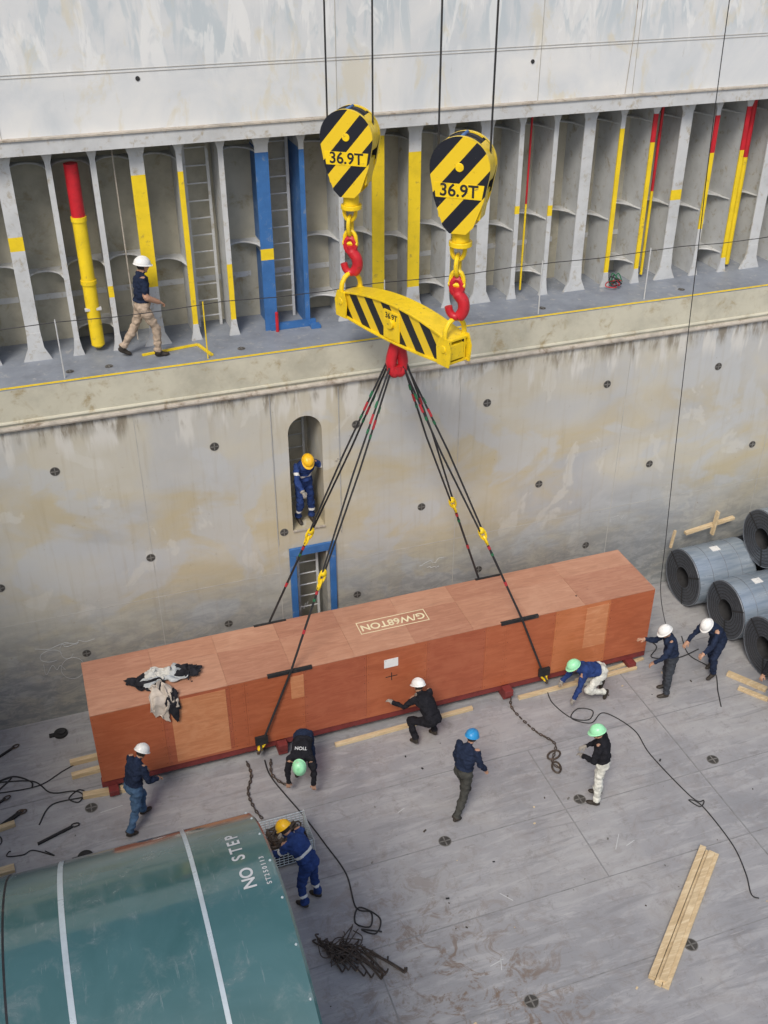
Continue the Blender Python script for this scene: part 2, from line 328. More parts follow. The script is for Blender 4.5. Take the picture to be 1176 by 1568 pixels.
for k in range(-8,33):
    x=-.12+.69*k; wide=(k%3==0) or k==10; w=.115 if wide else .045
    b=B(); segs=spec.get(k,[(7,11,'lgrey')])
    for z0,z1,c in segs:
        z0=max(z0,DZ);z1=min(z1,10.6)
        if z0>=z1: continue
        b.box((x-w,PY,z0),(x+w,PY+.03,z1),c); b.box((x-.012,PY+.03,z0),(x+.012,BY,z1),'blue' if c=='blue' else 'lgrey')
    c0=segs[0][2] if segs[0][2] in('blue','lgrey') else 'lgrey'
    e=.24 if wide else .10; h=.5 if wide else .3
    if k not in(6,7): b.prism([(x-e,DZ),(x+e,DZ),(x+w+.02,DZ+h*.45),(x+w+.001,DZ+h),(x-w-.001,DZ+h),(x-w-.02,DZ+h*.45)],c0,PY-.006,PY+.036)
    b.prism([(x-w-.06,10.6),(x-w-.002,10.42),(x+w+.002,10.42),(x+w+.06,10.6)],'lgrey',PY-.005,PY+.035)
    b.build('hull_frame_pillar')
for k in range(-8,32):
    if k in(4,6): continue
    x0=-.12+.69*k+.012; x1=x0+.69-.024; b=B()
    for z,dep in((8.6 if k%3 else 8.45,.62),(10.25,.7),(7.5,.4)):
        if z==7.5 and k%3!=1: continue
        n=12; front=[]
        for i in range(n+1):
            t=i/n; x=x0+(x1-x0)*t; front.append((x,PY+.12+dep*math.sqrt(max(0,1-(2*t-1)**2))*.9))
        vs=[(x,y,z) for x,y in front]+[(x,BY,z) for x,y in front]+[(x,y,z+.015) for x,y in front]+[(x,BY,z+.015) for x,y in front]
        m1=n+1; fs=[]
        for i in range(n):
            fs+=[(i,i+1,m1+i+1,m1+i),(2*m1+i,3*m1+i,3*m1+i+1,2*m1+i+1),(i,2*m1+i,2*m1+i+1,i+1)]
        b.add(vs,fs,'lgrey')
        b.tube([(x,y,z+.007) for x,y in front],.018,'lgrey',6)
    b.build('frame_bracket')
ladder('gallery_ladder',2.8,3.2,18.3,DZ,10.5,'lgrey',.3); ladder('gallery_ladder',4.2,4.6,18.3,DZ,10.5,'lgrey',.3)
b=B(); b.tube([(.92,17.8,7.25),(.92,17.8,9.45)],.115,'yellow',20); b.tube([(.92,17.8,9.45),(.92,17.8,10.35)],.113,'red',20)
b.ell((.92,17.8,7.3),(.115,.115,.12),'yellow'); b.box((.78,17.7,7.9),(1.06,17.78,7.94),'lgrey'); b.tube([(.92,17.8,8.35),(.92,17.8,8.42)],.135,'yellow',20); b.tube([(.92,17.8,9.42),(.92,17.8,9.5)],.13,'yellow',20)
b.build('vent_pipe')
for x,r in((9.15,.02),(11.9,.03),(13.95,.07),(7.6,.03)):
    b=B(); b.tube([(x,17.95,7.2),(x,17.95,8.9 if x!=13.95 else 9.4)],r,'yellow',12); b.tube([(x,17.95,8.9 if x!=13.95 else 9.4),(x,17.95,10.55)],r*.98,'red' if x!=7.6 else 'lgrey',12); b.build('vent_pipe')
b=B(); b.tube([(1.62,17.9,7.2),(1.6,17.9,10.5)],.012,'rust',6); b.build('conduit_pipe')
b=B(); b.box((4.0,17.66,DZ+.002),(4.85,17.74,DZ+.12),'blue'); b.box((4.72,17.5,DZ+.002),(4.9,17.66,DZ+.06),'blue'); b.tube([(4.1,17.6,DZ),(4.1,17.6,7.5)],.03,'red',8); b.build('blue_foot_plate')
b=B(); b.beam((1.6,17.3,DZ+.02),(2.6,17.45,DZ+.02),.05,.03,'yellow'); b.beam((2.6,17.45,DZ+.02),(2.75,16.9,DZ+.02),.05,.03,'yellow'); b.build('deck_marking_bar')
b=B(); P=[]
for i in range(0,31):
    x=-6+i*.9; P.append((x,16.82,8.13-.05*abs(sin(x*1.07))))
b.tube(P,.008,'rope',5)
for x in(-3,.25,2.66,5.9,9.0,11.3,14.5,17.5): b.tube([(x,16.82,DZ),(x,16.82,8.16)],.012,'yellow' if abs(x-2.66)<.1 else 'lgrey',6)
b.build('wire_guardrail')
b=B()
for i in range(6): a=[(11.05+random.uniform(-.2,.2),17.5+random.uniform(-.1,.2),DZ+.05+random.uniform(0,.25)) for _ in range(5)]; b.tube(spline(a,5),.012,random.choice(['taper','rope','tapeg']),5)
b.build('lashing_gear_pile')
for x in(.35,3.3,9.2,1.0,6.8,12.3):
    b=B(); socket(b,(x,17.05,DZ),(0,0,1),.07); b.build('deck_fitting')
# ------------------------------------------------------------ crate
CX0,CX1,CY0,CY1,CZ0,CZ1=-.37,10.85,14.33,15.83,.30,1.93
root=bpy.data.objects.new('wooden_shipping_crate',None); sc.collection.objects.link(root)
xs=[CX0,.85,2.07,2.35,3.45,4.67,5.89,7.11,7.55,8.62,9.84,CX1]
fm=['ply1','ply3','ply1','ply1','ply3','ply1','ply3','ply1','ply1','ply2','ply1']
b=B()
b.box((CX0+.02,CY0+.02,CZ0+.0),(CX1-.02,CY1-.02,CZ1-.02),'ply3')
for i in range(11):
    a,c=xs[i]+.001,xs[i+1]-.001; b.box((a,CY0+(.0 if i%2 else .003),CZ0+.02),(c,CY0+.02,CZ1-.02),fm[i]); b.box((a,CY1-.02,CZ0+.02),(c,CY1,CZ1-.02),fm[(i+3)%11])
b.box((1.0,CY0-.006,CZ0+.08),(2.0,CY0-.001,CZ1-.08),'ply4'); b.box((9.3,CY0-.006,CZ0+.5),(9.8,CY0-.001,CZ1-.1),'ply4'); b.box((3.2,CY0-.006,CZ0+.95),(3.45,CY0-.001,CZ1-.14),'ply4')
xt=[CX0,.85,2.05,3.25,4.45,5.65,6.85,8.05,9.25,CX1]
for i in range(9):
    a,c=xt[i]+.001,xt[i+1]-.001
    b.box((a,CY0,CZ1-.02),(c,CY0+.95-.001,CZ1-(i%2)*.002),['top1','top3','top2'][i%3]); b.box((a+.0,CY0+.95,CZ1-.02),(c,CY1,CZ1-((i+1)%2)*.002),['top2','top1','top3'][(i)%3])
b.box((CX0,CY0+.004,CZ0+.02),(CX0+.02,CY1,CZ1-.02),'ply1'); b.box((CX1-.02,CY0+.004,CZ0+.02),(CX1,CY1,CZ1-.02),'ply2')
b.build('plywood_panels',smooth=0,bevel=.003,parent=root)
b=B()
for i in range(12):
    x=xs[i]
    for s in(-.04,.04):
        for z in np.linspace(CZ0+.1,CZ1-.1,8): 
            if CX0<x+s<CX1: b.disc((x+s,CY0,z),(0,-1,0),.006,.004,'black',6)
b.build('nail_heads',parent=root)
b=B()
for y in(CY0+.03,CY1-.15,15.0): b.box((CX0-.02,y,.16),(CX1+.02,y+.13,CZ0-.001),'skid')
for x in(-.2,2.95,7.62,10.5): b.box((x-.09,CY0-.13,.05),(x+.09,CY1+.1,.159),'skid')
b.box((2.86,CY0-.16,.16),(3.04,CY0-.0,.3),'skid'); b.box((7.53,CY0-.2,.16),(7.71,CY0-.0,.3),'skid')
b.build('steel_skids',bevel=.006,parent=root)
mt=frame((5.46,15.08,CZ1+.004),(-1,0,0),(0,-1,0),(0,0,1))
text('G/W68TON','weight_stencil',.25,'cream',mt,root)
b=B()
for x0,x1,y0,y1 in((4.76,6.16,14.90,14.915),(4.76,6.16,15.245,15.26),(4.76,4.775,14.915,15.245),(6.145,6.16,14.915,15.245)): b.box((x0,y0,CZ1+.001),(x1,y1,CZ1+.005),'cream')
b.build('stencil_border',parent=root)
b=B(); b.box((5.02,CY0-.008,1.48),(5.30,CY0-.001,1.68),'white'); b.box((5.05,CY0-.006,1.24),(5.29,CY0-.001,1.255),'black'); b.box((5.163,CY0-.0075,1.15),(5.178,CY0-.001,1.34),'black')
b.build('shipping_label',parent=root)
b=B()
for x0,x1 in((2.78,3.62),(7.42,8.22)):
    b.box((x0,CY0-.02,CZ1-.05),(x1,CY0-.001,CZ1+.012),'black'); b.box((x0,CY0-.001,CZ1+.001),(x1,CY0+.04,CZ1+.012),'black')
    b.box((x0+.1,CY1-.04,CZ1+.001),(x1-.1,CY1+.015,CZ1+.012),'black')
for x in(1.45,9.2): b.box((x,CY0+.3,CZ1+.001),(x+.03,CY0+.33,CZ1+.006),'black')
b.build('edge_guards',parent=root)
def heap(name,cx,cy,sx,sy,mat,seed,z,hang=.35,rot=0):
    n=34; vs=[];fs=[]
    for j in range(n+1):
        for i in range(n+1):
            u=(i/n-.5);v=(j/n-.5); x=u*sx;y=v*sy; x,y=x*cos(rot)-y*sin(rot),x*sin(rot)+y*cos(rot)
            q=V((u*5+seed,v*5,seed*1.3)); h=abs(mn.noise(q))*.22+abs(mn.noise(q*2.3))*.1
            X=cx+x+mn.noise(q+V((9,0,0)))*.16; Y=cy+y+mn.noise(q+V((0,9,0)))*.16; Z=z+.012+h*(1-min(1,(u*u+v*v)*3.2))
            if Y<CY0-.03: Z=CZ1-(CY0-.03-Y)*1.4+.0+h*.1; Y=CY0-.04-h*.25
            vs.append((X,Y,Z))
    for j in range(n):
        for i in range(n):
            u=((i+.5)/n-.5);v=((j+.5)/n-.5); r=math.hypot(u,v)*2; ang=math.atan2(v,u)
            if r<.8+.45*mn.noise(V((cos(ang)*1.6+seed,sin(ang)*1.6,seed))): fs.append((j*(n+1)+i,j*(n+1)+i+1,(j+1)*(n+1)+i+1,(j+1)*(n+1)+i))
    b=B(); b.add(vs,fs,mat); o=b.build(name,smooth=80,parent=None)
    md=o.modifiers.new('s','SOLIDIFY'); md.thickness=.012; md=o.modifiers.new('u','SUBSURF'); md.levels=1; md.render_levels=1
    return o
MT['cwhite']=cloth('cloth_light',(.55,.54,.5),.15); MT['cblack']=cloth('cloth_black',(.02,.02,.025)); MT['cgrey']=cloth('cloth_grey',(.42,.44,.45),.15); MT['cbeige']=cloth('cloth_beige',(.5,.44,.38),.15)
hp=bpy.data.objects.new('clothes_pile',None); sc.collection.objects.link(hp)
for a in(('jacket_black',.75,14.85,1.0,.65,'cblack',3,CZ1),('shirt_grey',1.1,14.85,1.0,.5,'cgrey',11,CZ1+.03),('shirt_white',.9,14.95,.5,.4,'cwhite',23,CZ1+.05),('trousers_beige',.92,14.38,.5,1.05,'cbeige',31,CZ1+.02),('rag_black',1.45,14.85,.45,.4,'cblack',45,CZ1+.04),('rag_dark',1.08,14.25,.22,.5,'cblack',52,CZ1+.03)):
    o=heap(*a); o.parent=hp
# ------------------------------------------------------------ timbers
def timber(p,q,w,h,name='timber_plank',z=0):
    b=B(); b.beam((*p,z+h/2+.001),(*q,z+h/2+.001),w,h,'wood'); return b.build(name,bevel=.004,smooth=0)
timber((3.95,14.12),(6.85,14.2),.08,.07); timber((7.85,14.16),(10.6,14.2),.08,.07); timber((-.75,14.4),(.0,14.32),.12,.09); timber((9.2,14.26),(10.9,14.42),.07,.05)
timber((-.9,14.95),(.2,15.0),.1,.1); timber((-.9,15.3),(.2,15.32),.1,.1); timber((-2.9,14.0),(-1.95,14.15),.1,.08); timber((-2.9,13.1),(-2.0,13.15),.14,.08)
pb=bpy.data.objects.new('plank_bundle',None); sc.collection.objects.link(pb)
d=V((2.15,1.86)).normalized(); nrm=V((d.y,-d.x))
for i in range(3):
    o=V((7.1,7.7))+nrm*(i-1)*.115+d*random.uniform(-.05,.05); q=o+d*2.85; x=timber(o,q,.105,.09,'plank_%d'%(i+1)); x.parent=pb
o=V((7.1,7.7))+nrm*.05+d*.02; x=timber(o,o+d*2.78,.1,.05,'plank_4',z=.092); x.parent=pb
timber((12.3,13.4),(12.75,12.7),.12,.08); timber((12.25,12.95),(12.6,12.45),.1,.06)
b=B(); b.beam((13.0,16.45,1.5),(14.3,16.5,1.62),.1,.06,'wood'); b.beam((13.7,16.4,1.35),(13.75,16.4,1.95),.1,.05,'wood'); b.beam((12.55,16.3,1.3),(12.6,16.3,1.75),.05,.05,'wood'); b.build('timber_dunnage')
# ------------------------------------------------------------ coils
def coil(x,y,z,L,r=.64):
    b=B(); n=48; ri=.24
    def ring(xx,rad_): return [(xx,y+rad_*cos(2*pi*i/n),z+rad_*sin(2*pi*i/n)) for i in range(n)]
    prof=[(x+.02,r),(x+L-.02,r),(x+L,r-.02),(x+L,ri),(x,ri),(x,r-.02),(x+.02,r)]
    for j in range(len(prof)-1):
        (xa,ra),(xb,rb)=prof[j],prof[j+1]; vs=ring(xa,ra)+ring(xb,rb)
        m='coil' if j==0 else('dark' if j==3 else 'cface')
        b.add(vs,[(i,(i+1)%n,n+(i+1)%n,n+i) for i in range(n)],m)
    for k in range(5):
        rr=ri+.05+k*.07; b.tube([(x-.002,y+rr*cos(t*2*pi/30),z+rr*sin(t*2*pi/30)) for t in range(30)],.006,'black',4,closed=True)
    b.tube([(x,y+(r-.01)*cos(t*2*pi/40),z+(r-.01)*sin(t*2*pi/40)) for t in range(40)],.010,'cedge',5,closed=True)
    for t in(.25,.5,.75):
        xx=x+L*t; b.tube([(xx,y+(r+.002)*cos(q*2*pi/40),z+(r+.002)*sin(q*2*pi/40)) for q in range(40)],.007,'cedge',4,closed=True)
    for a in(.6,2.6,4.5):
        b.beam((x-.008,y+ri*cos(a),z+ri*sin(a)),(x-.008,y+r*cos(a),z+r*sin(a)),.035,.006,'rope',up=V((1,0,0)))
    b.box((x+L*.4,y-.12,z+r-.01),(x+L*.4+.2,y+.04,z+r+.006),'white')
    b.build('steel_coil')
coil(12.75,15.95,.665,1.5,.66); coil(12.95,14.6,.665,1.35,.66); coil(12.95,13.25,.665,1.35,.66); coil(14.15,15.3,1.81,1.4,.66); coil(14.5,14.6,.665,1.4,.66); coil(14.4,13.25,.665,1.4,.66); coil(14.15,13.95,1.81,1.4,.66); coil(14.5,15.95,.665,1.4,.66)
coil(13.9,11.9,.665,1.4,.66)
# ------------------------------------------------------------ green cylindrical cargo
GR,GY,GX=2.6,7.22,1.42
b=B(); n=96; R0=GR
def gring(x,r): return [(x,GY+r*cos(2*pi*i/n),GR+r*sin(2*pi*i/n)) for i in range(n)]
prof=[(-5,0.01),(-5,R0-.03),(-4.97,R0),(GX-.03,R0),(GX,R0-.03),(GX,R0-.12),(GX-.1,R0-.14),(GX-.1,.01)]
for j in range(len(prof)-1):
    (xa,ra),(xb,rb)=prof[j],prof[j+1]; b.add(gring(xa,ra)+gring(xb,rb),[(i,(i+1)%n,n+(i+1)%n,n+i) for i in range(n)],'green')
gr=b.build('green_cylindrical_cargo',smooth=35)
b=B()
for xx,w in((.55,.025),(-.86,.03),(-2.3,.03)):
    vs=[];r=R0+.004
    for i in range(n): a=2*pi*i/n; vs+=[(xx-w,GY+r*cos(a),GR+r*sin(a)),(xx+w,GY+r*cos(a),GR+r*sin(a))]
    b.add(vs,[(2*i,2*i+1,2*((i+1)%n)+1,2*((i+1)%n)) for i in range(n)],'strap')
for a in range(20,120,12):
    b.ell((GX-.06,GY+(R0)*cos(rad(a)),GR+(R0)*sin(rad(a))),(.016,.016,.014),'strap',nu=6,nv=4)
b.build('steel_straps',parent=gr)
b=B()
for xx in(-1.45,): b.add([(xx-.012,GY+(R0+.002)*cos(2*pi*i/n),GR+(R0+.002)*sin(2*pi*i/n)) for i in range(n)]+[(xx+.012,GY+(R0+.002)*cos(2*pi*i/n),GR+(R0+.002)*sin(2*pi*i/n)) for i in range(n)],[(i,(i+1)%n,n+(i+1)%n,n+i) for i in range(n)],'black')
b.build('plate_seam',parent=gr)
def ontop(x,ang):
    a=rad(ang); nr=V((0,cos(a),sin(a))); tg=V((0,sin(a),-cos(a)))
    return frame(V((x,GY,GR))+nr*(GR+.004),tg,V((-1,0,0)),nr)
ang=85.5
for i,ch in enumerate('NO STEP'):
    if ch!=' ': text(ch,'letter_%d'%i,.20,'offw',ontop(1.08-(.03 if i>2 else 0),ang),gr)
    ang-=3.4 if ch!=' ' else 2.6
for i,ch in enumerate('ST250113'): text(ch,'small_letter_%d'%i,.075,'offw',ontop(1.28,87-i*1.25),gr)
# ------------------------------------------------------------ crane gear
def arcpts(cx,cz,r,a0,a1,n): return [(cx+r*cos(rad(a0+(a1-a0)*i/n)),cz+r*sin(rad(a0+(a1-a0)*i/n))) for i in range(n+1)]
def block(px,py,pz,yaw):
    mtx=Matrix.Translation((px,py,pz))@Matrix.Rotation(yaw,4,'Z')
    poly=arcpts(0,.2,.43,-12,192,26)+[(-.36,-.22),(-.22,-.60),(-.12,-.70),(.12,-.70),(.22,-.60),(.36,-.22)]
    b=B(); b.prism(poly,'hblk',-.21,-.15,'cyel'); b.prism(poly,'hblk',.15,.21,'cyel')
    b.disc((0,-.13,.22),(0,1,0),.40,.10,'black',32); b.disc((0,.03,.22),(0,1,0),.40,.10,'black',32)
    b.prism([(-.3,-.5),(.3,-.5),(.36,-.1),(-.36,-.1)],'cyel',-.149,.149)
    # continuous side shrouds
    for a0,a1 in((-25,52),(128,205)):
        o=arcpts(0,.2,.425,a0,a1,14); inn=arcpts(0,.2,.405,a0,a1,14)[::-1]; b.prism(o+inn,'cyel',-.149,.149)
    b.tube([(0,-.149,.62),(0,.149,.62)],.025,'blue',8)
    b.disc((0,-.225,.22),(0,1,0),.06,.45,'cyel',16); b.prism([(-.33,-.2),(.33,-.2),(.36,.0),(-.36,.0)],'cyel',-.217,-.211)
    b.tube([(0,0,-.68),(0,0,-.86)],.13,'cyel',16); b.tube([(0,0,-.86),(0,0,-.93)],.17,'cyel',16)
    o=b.build('crane_hook_block',bevel=.006,matrix=mtx)
    text('36.9T','capacity_mark',.24,'black',frame((0,-.22,-.1),(1,0,0),(0,0,1),(0,-1,0)),o)
    return o
yL,yR=rad(-36),rad(-38)
blL=block(5.08,16.1,10.62,yL); blR=block(5.93,13.6,10.68,yR)
def wires(px,py,pz,yaw,wd):
    b=B()
    for s in(-wd,wd):
        x=px+s*cos(yaw); y=py+s*sin(yaw); b.tube([(x,y,pz+.2),(x,y,pz+14)],.015,'rope',8)
    b.build('crane_wire_rope')
wires(5.08,16.1,10.62,yL,.37); wires(5.93,13.6,10.68,yR,.37)
def chainhook(name,px,py,z0,z1,yaw,nl,R0=.10,t=.034):
    b=B(); zz=z0; ll=(z0-z1-.5)/nl
    for i in range(nl):
        ax=(cos(yaw),sin(yaw),0) if i%2 else (-sin(yaw),cos(yaw),0)
        b.loop((px,py,zz-ll/2),ax,(0,0,1),R0,ll/2+t*1.1,t,'cyel'); zz-=ll
    fx=V((cos(yaw),sin(yaw),0)); C=V((px,py,zz-.27))
    pts=[C+V((0,0,.30))]+[C+V((0,0,.2))+fx*.02]+[C+fx*.12*sin(a)+V((0,0,.17*cos(a))) for a in [.5,1.,1.6,2.2,2.8,3.4,4.0,4.6]]
    S=spline(pts,4); b.tube(S,[.075]*4+[.09]*20+[.06]*(len(S)-24),'red',10)
    b.loop(C+V((0,0,.30)),(-sin(yaw),cos(yaw),0),(0,0,1),.08,.12,.05,'red')
    b.tube([C+V((0,0,.33))-fx*.13,C+V((0,0,.33))+fx*.13],.04,'cyel',8)
    b.build(name)
chainhook('yellow_chain_with_red_hook',5.06,16.12,9.76,8.56,yL,3); chainhook('yellow_chain_with_red_hook',5.92,13.65,9.8,8.59,yR,3)
BL=V((5.03,16.2,8.17));BR=V((5.95,13.6,8.17)); bd=(BR-BL).normalized(); bn=V((0,0,1)).cross(bd)
mtx=frame((BL+BR)/2,bd,bn,(0,0,1)); ln=(BR-BL).length/2
b=B(); N_=20; top=[];bot=[]
for i in range(N_+1):
    u=-1+2*i/N_; top.append((u*ln,.30-.19*u*u)); bot.append((u*ln,-.29+.07*u*u))
poly=bot+top[::-1]
b.prism(poly,'hbeam',-.16,-.13,'cyel'); b.prism(poly,'hbeam',.13,.16,'cyel')
for cur,s in((top,1),(bot,-1)):
    vs=[]
    for x,z in cur: vs+=[(x,-.20,z),(x,.20,z),(x,.20,z+.035*s),(x,-.20,z+.035*s)]
    fs=[]
    for i in range(N_):
        q=i*4; fs+=[(q+j,q+(j+1)%4,q+4+(j+1)%4,q+4+j) for j in range(4)]
    fs+=[(0,1,2,3),tuple(N_*4+j for j in(3,2,1,0))]; b.add(vs,fs,'cyel')
for x in(-ln,-ln*.55,0,ln*.55,ln-.03): b.box((x,-.129,-.19),(x+.03,.129,.06),'cyel')
b.box((-.2,-.182,-.28),(.2,-.161,.2),'cyel'); b.box((-.2,.161,-.28),(.2,.182,.2),'cyel')
b.disc((0,-.23,0),(0,1,0),.08,.46,'cyel',18)
for s in(-1,1):
    x=s*(ln-.08); b.disc((x,-.24,.0),(0,1,0),.06,.48,'cyel',14)
    b.loop((x,0,.2),(1,0,0),(0,0,1),.20,.25,.042,'cyel')
    pl=[(x-.13,-.27),(x+.13,-.27),(x+.16,.0),(x+.09,.18),(x-.09,.18),(x-.16,.0)]
    b.prism(pl,'cyel',-.225,-.202); b.prism(pl,'cyel',.202,.225)
sp=b.build('lifting_spreader_beam',bevel=.005,matrix=mtx)
text('36.9T','capacity_mark',.13,'black',frame((0,-.186,.11),(1,0,0),(0,0,1),(0,-1,0)),sp)
HC=V((5.5,15.06,7.38)); b=B()
b.tube([HC+V((0,0,.62)),HC+V((0,0,.3))],.10,'red',12)
for s in(-1,1):
    pts=[HC+V((0,0,.4)),HC+V((s*.06,0,.22)),HC+V((s*.10,0,.03)),HC+V((s*.09,-.02,-.14)),HC+V((s*.03,-.02,-.18)),HC+V((s*.02,-.02,-.05))]
    p=spline(pts,5); b.tube(p,[.095]*12+[.08]*(len(p)-12),'red',10)
b.build('red_ramshorn_hook')
def leg(name,top,guard,lug,fr):
    top=V(top);g=V(guard);mid=top.lerp(g,fr); ax=V((1,0,0)); b=B()
    off=.05
    for s in(-1,1):
        o=ax*off*s+V((0,s*.03,0)); b.tube([top+o*.7,top.lerp(g,fr*.5)+o*1.5,mid+o*.6],.018,'rope',8)
        for a,c,m in((.17,.20,'tapeg'),(.23,.275,'taper'),(.30,.32,'tapeg')):
            a+=s*.02;c+=s*.02; p=top.lerp(g,fr*a)+o*1.15; q=top.lerp(g,fr*c)+o*1.25; b.tube([p,q],.023,m,8)
    dn=(g-mid).normalized()
    b.loop(mid+dn*.06,V((0,1,.2)),dn,.055,.13,.024,'cyel'); b.loop(mid+dn*.22,V((1,0,.2)),dn,.05,.1,.022,'cyel'); b.ell(mid,(.06,.05,.06),'cyel')
    e=mid+dn*.28; b.tube([e,g],.022,'rope',8)
    for a,c,m in((.04,.08,'taper'),(.13,.16,'tapeg'),(.5,.55,'taper')): b.tube([e.lerp(g,a),e.lerp(g,c)],.028,m,8)
    l=V(lug); b.tube([g,l],.022,'rope',8); dd=(l-g).normalized()
    b.loop(l-dd*.02,V((0,1,0)),dd,.06,.12,.022,'cyel'); b.loop(l+dd*.14,V((1,0,0)),dd,.055,.09,.022,'chain'); b.ell(l+dd*.12,(.05,.06,.05),'cyel')
    b.box((l.x-.12,l.y-.03,l.z-.0),(l.x+.12,l.y+.03,l.z+.18),'black')
    b.build(name)
leg('lifting_sling',HC+V((-.12,-.05,-.05)),(3.22,CY0-.035,1.97),(2.56,CY0-.1,.42),.66)
leg('lifting_sling',HC+V((.12,-.05,-.05)),(7.84,CY0-.035,1.97),(8.42,CY0-.1,.42),.62)
leg('lifting_sling',HC+V((-.14,.05,0)),(3.22,CY1+.03,1.97),(2.7,CY1+.08,.42),.62)
leg('lifting_sling',HC+V((.14,.05,0)),(7.6,CY1+.03,1.97),(8.2,CY1+.08,.42),.60)
b=B(); b.tube(spline([(11.05,15.5,22),(11.23,15.5,12.57),(11.42,15.5,8.2),(11.6,15.5,5.0),(11.78,15.5,2.2),(11.8,15.4,.9),(11.9,15.1,.05)],8),.008,'rope',6); b.build('hanging_tag_line')
# ------------------------------------------------------------ ropes, chains, hooks on floor
def rope(pts,r=.012,name='loose_rope',mat='rope'):
    b=B(); b.tube(spline([(p[0],p[1],p[2] if len(p)>2 else r+.002) for p in pts],8),r,mat,6); return b.build(name)
rope([(8.50,14.15),(8.45,13.8),(8.60,13.31),(8.9,13.15),(9.1,13.35),(8.85,13.5),(8.6,13.3),(8.9,13.05),(9.29,13.22),(9.6,12.6),(9.55,11.9),(9.69,10.73),(9.85,10.6),(9.7,10.5),(9.6,10.7),(9.75,10.5),(9.75,9.6),(9.6,9.0),(9.43,8.61),(9.5,8.5)],.011)
rope([(2.58,14.20),(2.6,13.7),(2.91,12.65),(3.1,11.9),(3.25,11.2),(3.2,10.52),(3.4,10.35),(3.3,10.1),(3.1,10.25),(3.25,10.5),(3.5,10.2),(3.35,9.95),(3.15,10.1),(3.45,9.95)],.013)
rope([(12.1,14.8),(11.9,14.2),(12.1,13.6),(11.8,13.0),(11.6,12.6)],.011)
rope([(11.2,15.2),(11.4,14.7),(11.1,14.4),(11.6,14.2),(12.2,14.3)],.012)
rnd=random.Random(5)
for i in range(9):
    x=-2.3+rnd.uniform(-.7,.3); y=12.6+rnd.uniform(-.3,3.2); P=[(x,y)]
    for j in range(6): x+=rnd.uniform(-.3,.36); y+=rnd.uniform(-.3,.25); P.append((x,y))
    rope(P,rnd.choice([.008,.011,.015]),'lashing_wire')
rope([(-2.3,15.3),(-1.6,15.1),(-1.3,14.7),(-.9,14.6),(-.75,14.45),(-.85,14.3),(-1.0,14.45),(-.8,14.6),(-.7,14.4),(-1.3,14.4),(-1.55,14.0)],.013)
rope([(-2.2,15.0),(-1.5,14.95),(-1.0,15.2),(-.45,15.4)],.012)
def chain(pts,name='loose_chain',R=.035,t=.011):
    b=B(); P=spline([(p[0],p[1],.02) for p in pts],12); acc=0;last=P[0];i=0
    for p in P[1:]:
        acc+=(p-last).length
        if acc>R*1.9:
            d=(p-last).normalized() if (p-last).length else V((1,0,0)); ax=V((0,0,1)) if i%2 else V((-d.y,d.x,.3)); b.loop(p+V((0,0,.015)),ax,d,R*.6,R*1.25,t,'chain',8,5); acc=0;i+=1
        last=p
    b.build(name)
chain([(2.24,14.30),(2.25,13.9),(2.1,13.5),(2.12,13.09),(2.2,12.8)]); chain([(7.73,14.25),(7.6,13.9),(7.75,13.2),(7.95,12.75),(7.69,12.35),(7.75,12.15)])
chain([(2.7,14.2),(2.62,13.8),(2.75,13.5),(2.9,13.45)])
b=B(); b.loop((7.8,12.5,.03),(0,0,1),(1,.4,0),.09,.15,.02,'chain'); b.loop((7.7,12.2,.03),(0,0,1),(.3,1,0),.08,.14,.02,'chain'); b.build('chain_shackle')
b=B()
for i in range(20):
    x=2.36+i*.045+rnd.uniform(-.05,.05); y=10.12-i*.03+rnd.uniform(-.06,.06); a=rad(-62)+rnd.uniform(-.22,.22); L=.48+rnd.uniform(-.08,.12); z=.02+rnd.uniform(0,.1)
    dx,dy=cos(a),sin(a); P=[(x-dx*.05-dy*.05,y-dy*.05+dx*.05,z),(x-dx*.07,y-dy*.07,z+.01),(x,y,z),(x+dx*L*.5,y+dy*L*.5,z+.03),(x+dx*L,y+dy*L,z),(x+dx*(L+.07),y+dy*(L+.07),z),(x+dx*(L+.04)-dy*.07,y+dy*(L+.04)+dx*.07,z)]
    b.tube(spline(P,4),.014,'chain',6)
for i in range(14):
    P=[(2.75+rnd.uniform(-.35,.35),9.85+rnd.uniform(-.3,.3),.06+rnd.uniform(0,.1)) for _ in range(4)]; b.tube(spline(P,5),.009,'chain',5)
b.build('lashing_hook_heap')
for x,y,a in((-1.0,16.2,0),(-.85,13.0,.3)):
    b=B(); b.disc((x,y,.0),(0,0,1),.13,.05,'rubber',24); b.box((x-.22,y-.04,.0),(x-.1,y+.04,.04),'rubber'); b.disc((x+.02,y,.05),(0,0,1),.07,.03,'dark',16); b.build('rubber_pad')
b=B(); b.beam((-1.6,13.55,.03),(-1.0,13.75,.03),.04,.04,'black'); b.loop((-.95,13.77,.03),(0,0,1),(1,0,0),.04,.07,.012,'black'); b.build('turnbuckle')
for i in range(4):
    x=-2.5+rnd.uniform(0,.6);y=13+rnd.uniform(0,3); b=B(); b.beam((x,y,.03),(x+.35,y+.22,.03),.035,.035,'black'); b.loop((x+.37,y+.23,.03),(0,0,1),(1,.5,0),.04,.07,.012,'chain'); b.build('turnbuckle')
b=B()
for x,y,a,l in((7.9,10.3,.9,.35),(8.1,10.2,.3,.2),(5.6,9.9,2.2,.25),(5.0,8.8,1.2,.2),(4.95,8.85,.2,.25),(-.3,13.95,.1,.4),(11.2,13.9,.6,.2),(6.3,12.9,.8,.2),(4.6,12.2,.4,.15)):
    b.box((x-l/2,y-.006,.0055),(x+l/2,y+.006,.0072),'offw',rz=a)
b.build('floor_chalk_marks')
b=B()
